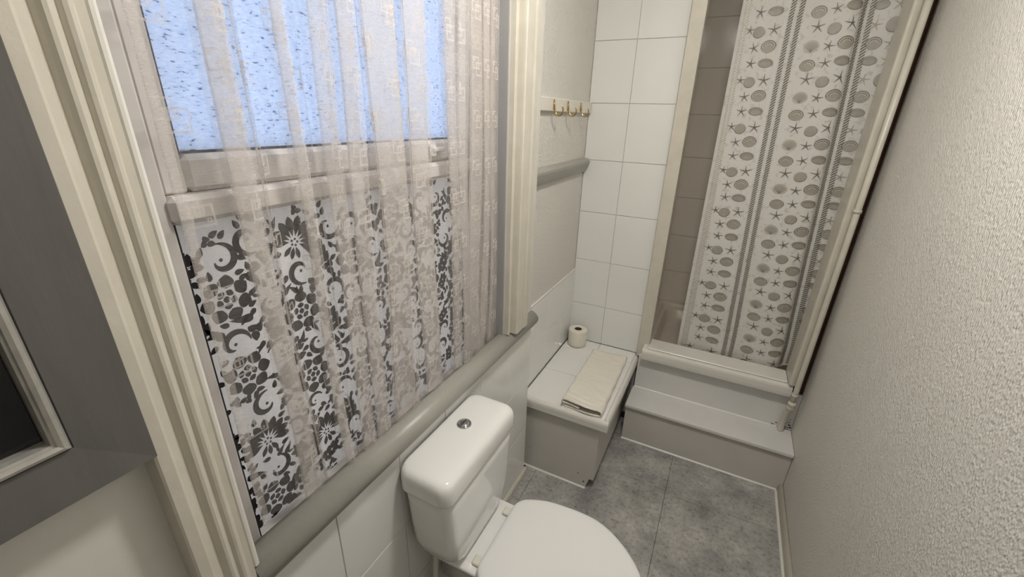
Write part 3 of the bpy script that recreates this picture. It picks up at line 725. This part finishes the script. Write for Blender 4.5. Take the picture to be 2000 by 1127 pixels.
# ------------------------------------------------------------------ shower curtain
def shower_curtain():
    C = empty('shower_curtain', (.8, 2.26, .48)); tag(C, 'white shower curtain printed with shells, starfish and rope stripes', 'shower curtain')
    # plan path: (x, y)
    K = [(.552, 2.262), (.575, 2.256), (.60, 2.262), (.65, 2.270), (.70, 2.266), (.722, 2.258), (.745, 2.262), (.79, 2.274), (.84, 2.268), (.89, 2.258), (.925, 2.254), (.952, 2.262), (.965, 2.278), (.985, 2.290), (1.03, 2.284), (1.064, 2.274), (1.10, 2.268), (1.13, 2.272)]
    path = crom(K, 8); s = [0]
    for i in range(1, len(path)): s.append(s[-1]+math.dist(path[i], path[i-1]))
    Lc = s[-1]
    def at(u):
        u = min(max(u, 0), Lc-1e-6); i = max(k for k in range(len(s)) if s[k] <= u); i = min(i, len(path)-2)
        t = (u-s[i])/(s[i+1]-s[i]); a, b = path[i], path[i+1]
        return (a[0]+(b[0]-a[0])*t, a[1]+(b[1]-a[1])*t)
    def zbot(x): return .478+max(0, (x-.93))*.5+.012*math.exp(-((x-.83)/.03)**2)*2.2
    def S(u, z, off=0):
        x, y = at(u)
        f = (2.2-z)/1.7
        dx = .006*math.sin(2.2*z+u*7)*min(1, u*9)*min(1, (Lc-u)*9); dy = .009*math.sin(3*z+u*14)*.6*f+.006*math.sin(u*31+z*1.3)*f
        g = max(0, min(1.3, (2.05-z)/1.1)); x = .556+(x-.556)*(1+.17*g)
        if x > 1.10: x = 1.10+(x-1.10)*.32
        return (x+dx+.010*f*(1-u/Lc), y+dy-off, z)
    nz, nu = 90, 260; V, F = [], []
    for k in range(nz+1):
        for i in range(nu+1):
            u = Lc*i/nu; x = at(u)[0]; zb = zbot(x); V.append(S(u, 2.3+(zb-2.3)*k/nz))
    for k in range(nz):
        for i in range(nu): F.append((k*(nu+1)+i, k*(nu+1)+i+1, (k+1)*(nu+1)+i+1, (k+1)*(nu+1)+i))
    adopt(mesh_obj('curtain_sheet', V, F, 'shower_fabric', smooth=True), C)
    G = {n: ([], []) for n in ('shell_mid', 'shell_pale', 'print_dark', 'print_light')}
    def put(mat, pts, off=.0014, fan=None):
        V, F = G[mat]; b = len(V)
        if any(p[1] > 2.29 or p[1] < zbot(at(min(max(p[0], 0), Lc))[0])+.004 or p[0] < .002 or p[0] > Lc-.002 for p in pts): return
        for p in pts: V.append(S(p[0], p[1], off))
        if fan:
            n = len(pts)
            for q in (.66, .33):
                for p in pts: V.append(S(fan[0]+(p[0]-fan[0])*q, fan[1]+(p[1]-fan[1])*q, off))
            V.append(S(fan[0], fan[1], off)); c = len(V)-1
            for i in range(n):
                j = (i+1) % n
                F.append((b+i, b+j, b+n+j, b+n+i)); F.append((b+n+i, b+n+j, b+2*n+j, b+2*n+i)); F.append((b+2*n+i, b+2*n+j, c))
        else: F.append(tuple(range(b, b+len(pts))))
    def oval(mat, cu, cz, a, b, rot, off=.0008, n=16, egg=0.0):
        c, s_ = math.cos(rot), math.sin(rot); P = []
        for k in range(n):
            t = 2*math.pi*k/n; x = a*math.cos(t); y = b*math.sin(t)*(1+egg*math.sin(t)) - (b*.18*(1-abs(math.cos(t))) if math.sin(t) < -.2 else 0)
            P.append((cu+x*c-y*s_, cz+x*s_+y*c))
        put(mat, P, off, (cu, cz))
    def ring(mat, cu, cz, a, b, rot, w, t0, t1, off, n=12):
        c, s_ = math.cos(rot), math.sin(rot)
        for k in range(n):
            q = []
            for (tt, ww) in ((k/n, 1), ((k+1)/n, 1), ((k+1)/n, 1-w), (k/n, 1-w)):
                t = t0+(t1-t0)*tt; x = a*ww*math.cos(t); y = b*ww*math.sin(t); q.append((cu+x*c-y*s_, cz+x*s_+y*c))
            put(mat, q, off)
    def bar(mat, a, b, w0, w1, off):
        dx, dy = b[0]-a[0], b[1]-a[1]; l = math.hypot(dx, dy) or 1; nx, ny = -dy/l, dx/l
        put(mat, [(a[0]+nx*w0, a[1]+ny*w0), (b[0]+nx*w1, b[1]+ny*w1), (b[0]-nx*w1, b[1]-ny*w1), (a[0]-nx*w0, a[1]-ny*w0)], off)
    def ribbed(u, z, r=.0275, rot=.12):
        oval('shell_mid', u, z, r, r*.80, rot, .0016, 18, .12)
        ring('print_dark', u, z, r, r*.82, rot, .10, -.2, math.pi+.2, .0024)
        ring('print_light', u, z+.001, r*.84, r*.66, rot, .10, 0, math.pi, .0027)
        ring('print_dark', u, z+.001, r*.70, r*.52, rot, .16, .1, math.pi-.1, .0027)
        ring('print_light', u, z, r*.52, r*.38, rot, .2, .2, math.pi-.2, .0027)
        for k in range(9):
            a = math.pi*(k+.5)/9; bar('print_light', (u+r*.52*math.cos(a), z-r*.25+r*.62*math.sin(a)), (u+r*.86*math.cos(a), z-r*.1+r*.80*math.sin(a)), .0005, .0008, .0030)
    def flat(u, z, r=.0275, rot=-.03):
        oval('shell_mid', u, z, r, r*.60, rot, .0016, 18, .05)
        ring('print_dark', u, z-.001, r*.9, r*.5, rot, .08, .2, math.pi-.2, .0024)
        ring('print_dark', u, z-.003, r*.75, r*.38, rot, .08, .2, math.pi-.2, .0024)
        ring('print_dark', u, z, r, r*.62, rot, .06, math.pi, 2*math.pi, .0024)
    def plain(u, z, r=.0235, rot=.25):
        oval('shell_mid', u, z, r, r*.86, rot, .0016, 18, .1)
        ring('print_dark', u, z, r*.97, r*.86, rot, .07, math.pi, 2*math.pi, .0024)
    def scallop(u, z, r=.022):
        oval('shell_pale', u, z, r, r*.82, .1, .0016, 18, .12)
        for k in range(9):
            a = math.pi*(.1+.8*k/8); bar('print_dark', (u, z-r*.75), (u+r*.85*math.cos(a), z-r*.2+r*.85*math.sin(a)), .0003, .0007, .0024)
    def star(u, z, r=.0215, a0=.3, mat='print_dark'):
        for k in range(5):
            a = a0+k*2*math.pi/5; bar(mat, (u, z), (u+r*math.cos(a), z+r*math.sin(a)), .0024, .0006, .0022)
    def rope(u, w=.0085):
        z = 2.28
        while z > .47:
            put('print_dark' , [(u-w, z-.0075), (u+w, z+.0075), (u+w, z+.0020), (u-w, z-.0130)], .0022); z -= .0108
    def rope_pale(u, w=.0085):
        z = 2.28
        while z > .47:
            put('shell_pale', [(u-w, z-.0075), (u+w, z+.0075), (u+w, z+.0020), (u-w, z-.0130)], .0022); z -= .0108
    per = .187; rnd = random.Random(2)
    rope_pale(.026, .012)
    for c in range(11):
        z = 2.317-per*c
        j = lambda: rnd.uniform(-.15, .15)
        star(.080, z-.004, .022, .5+j()); ribbed(.134, z)
        star(.080, z-.062, .022, .2+j()); flat(.135, z-.060)
        plain(.088, z-.134); star(.142, z-.126, .025, .35+j()); star(.052, z-.126, .018, .35+j())
        scallop(.283, z-.006, .0255); star(.338, z-.006, .020, .2+j()); ribbed(.390, z+.003)
        ribbed(.283, z-.074, .0255); star(.338, z-.066, .020, .6+j()); flat(.392, z-.058)
        star(.290, z-.124, .024, .3+j()); plain(.343, z-.134, .0225, .5); star(.396, z-.118, .026, .25+j())
        ribbed(.492, z, .0265); star(.545, z-.002, .024, .3, 'shell_mid')
        flat(.490, z-.058, .026); star(.548, z-.062, .024, .1, 'shell_mid')
        star(.485, z-.124, .022, .1, 'shell_mid'); plain(.545, z-.128, .028, .3)
    for u in (.192, .223, .435, .464): rope(u)
    lab = dict(shell_mid='taupe shell shapes', shell_pale='pale taupe shapes', print_dark='dark taupe outlines, starfish and rope', print_light='pale ribs on the shells')
    for n, (V, F) in G.items():
        o = mesh_obj('printed_motif', V, F, n); o['kind'] = 'stuff'; o['label'] = lab[n]; adopt(o, C)
    r = empty('curtain_rail', (.76, 2.262, 2.31)); tag(r, 'white rail across the top of the shower opening', 'curtain rail')
    adopt(tube('rail_tube', [(.43, 2.262, 2.335), (1.078, 2.262, 2.335)], .011, 'plastic_white'), r)
shower_curtain()

# ------------------------------------------------------------------ ceiling lamp
def lamp():
    cx, cy = .60, .90
    e = empty('ceiling_lamp', (cx, cy, ZC)); tag(e, 'round flush ceiling lamp above the toilet', 'lamp')
    adopt(lathe('lamp_base', [(.10, ZC-.0005), (.10, ZC-.018), (.094, ZC-.022)], cx, cy, 'plastic_white'), e)
    adopt(lathe('lamp_shade', [(.092, ZC-.0225), (.093, ZC-.035), (.084, ZC-.055), (.062, ZC-.070), (.03, ZC-.078), (.004, ZC-.080)], cx, cy, 'lamp_glow'), e)
lamp()
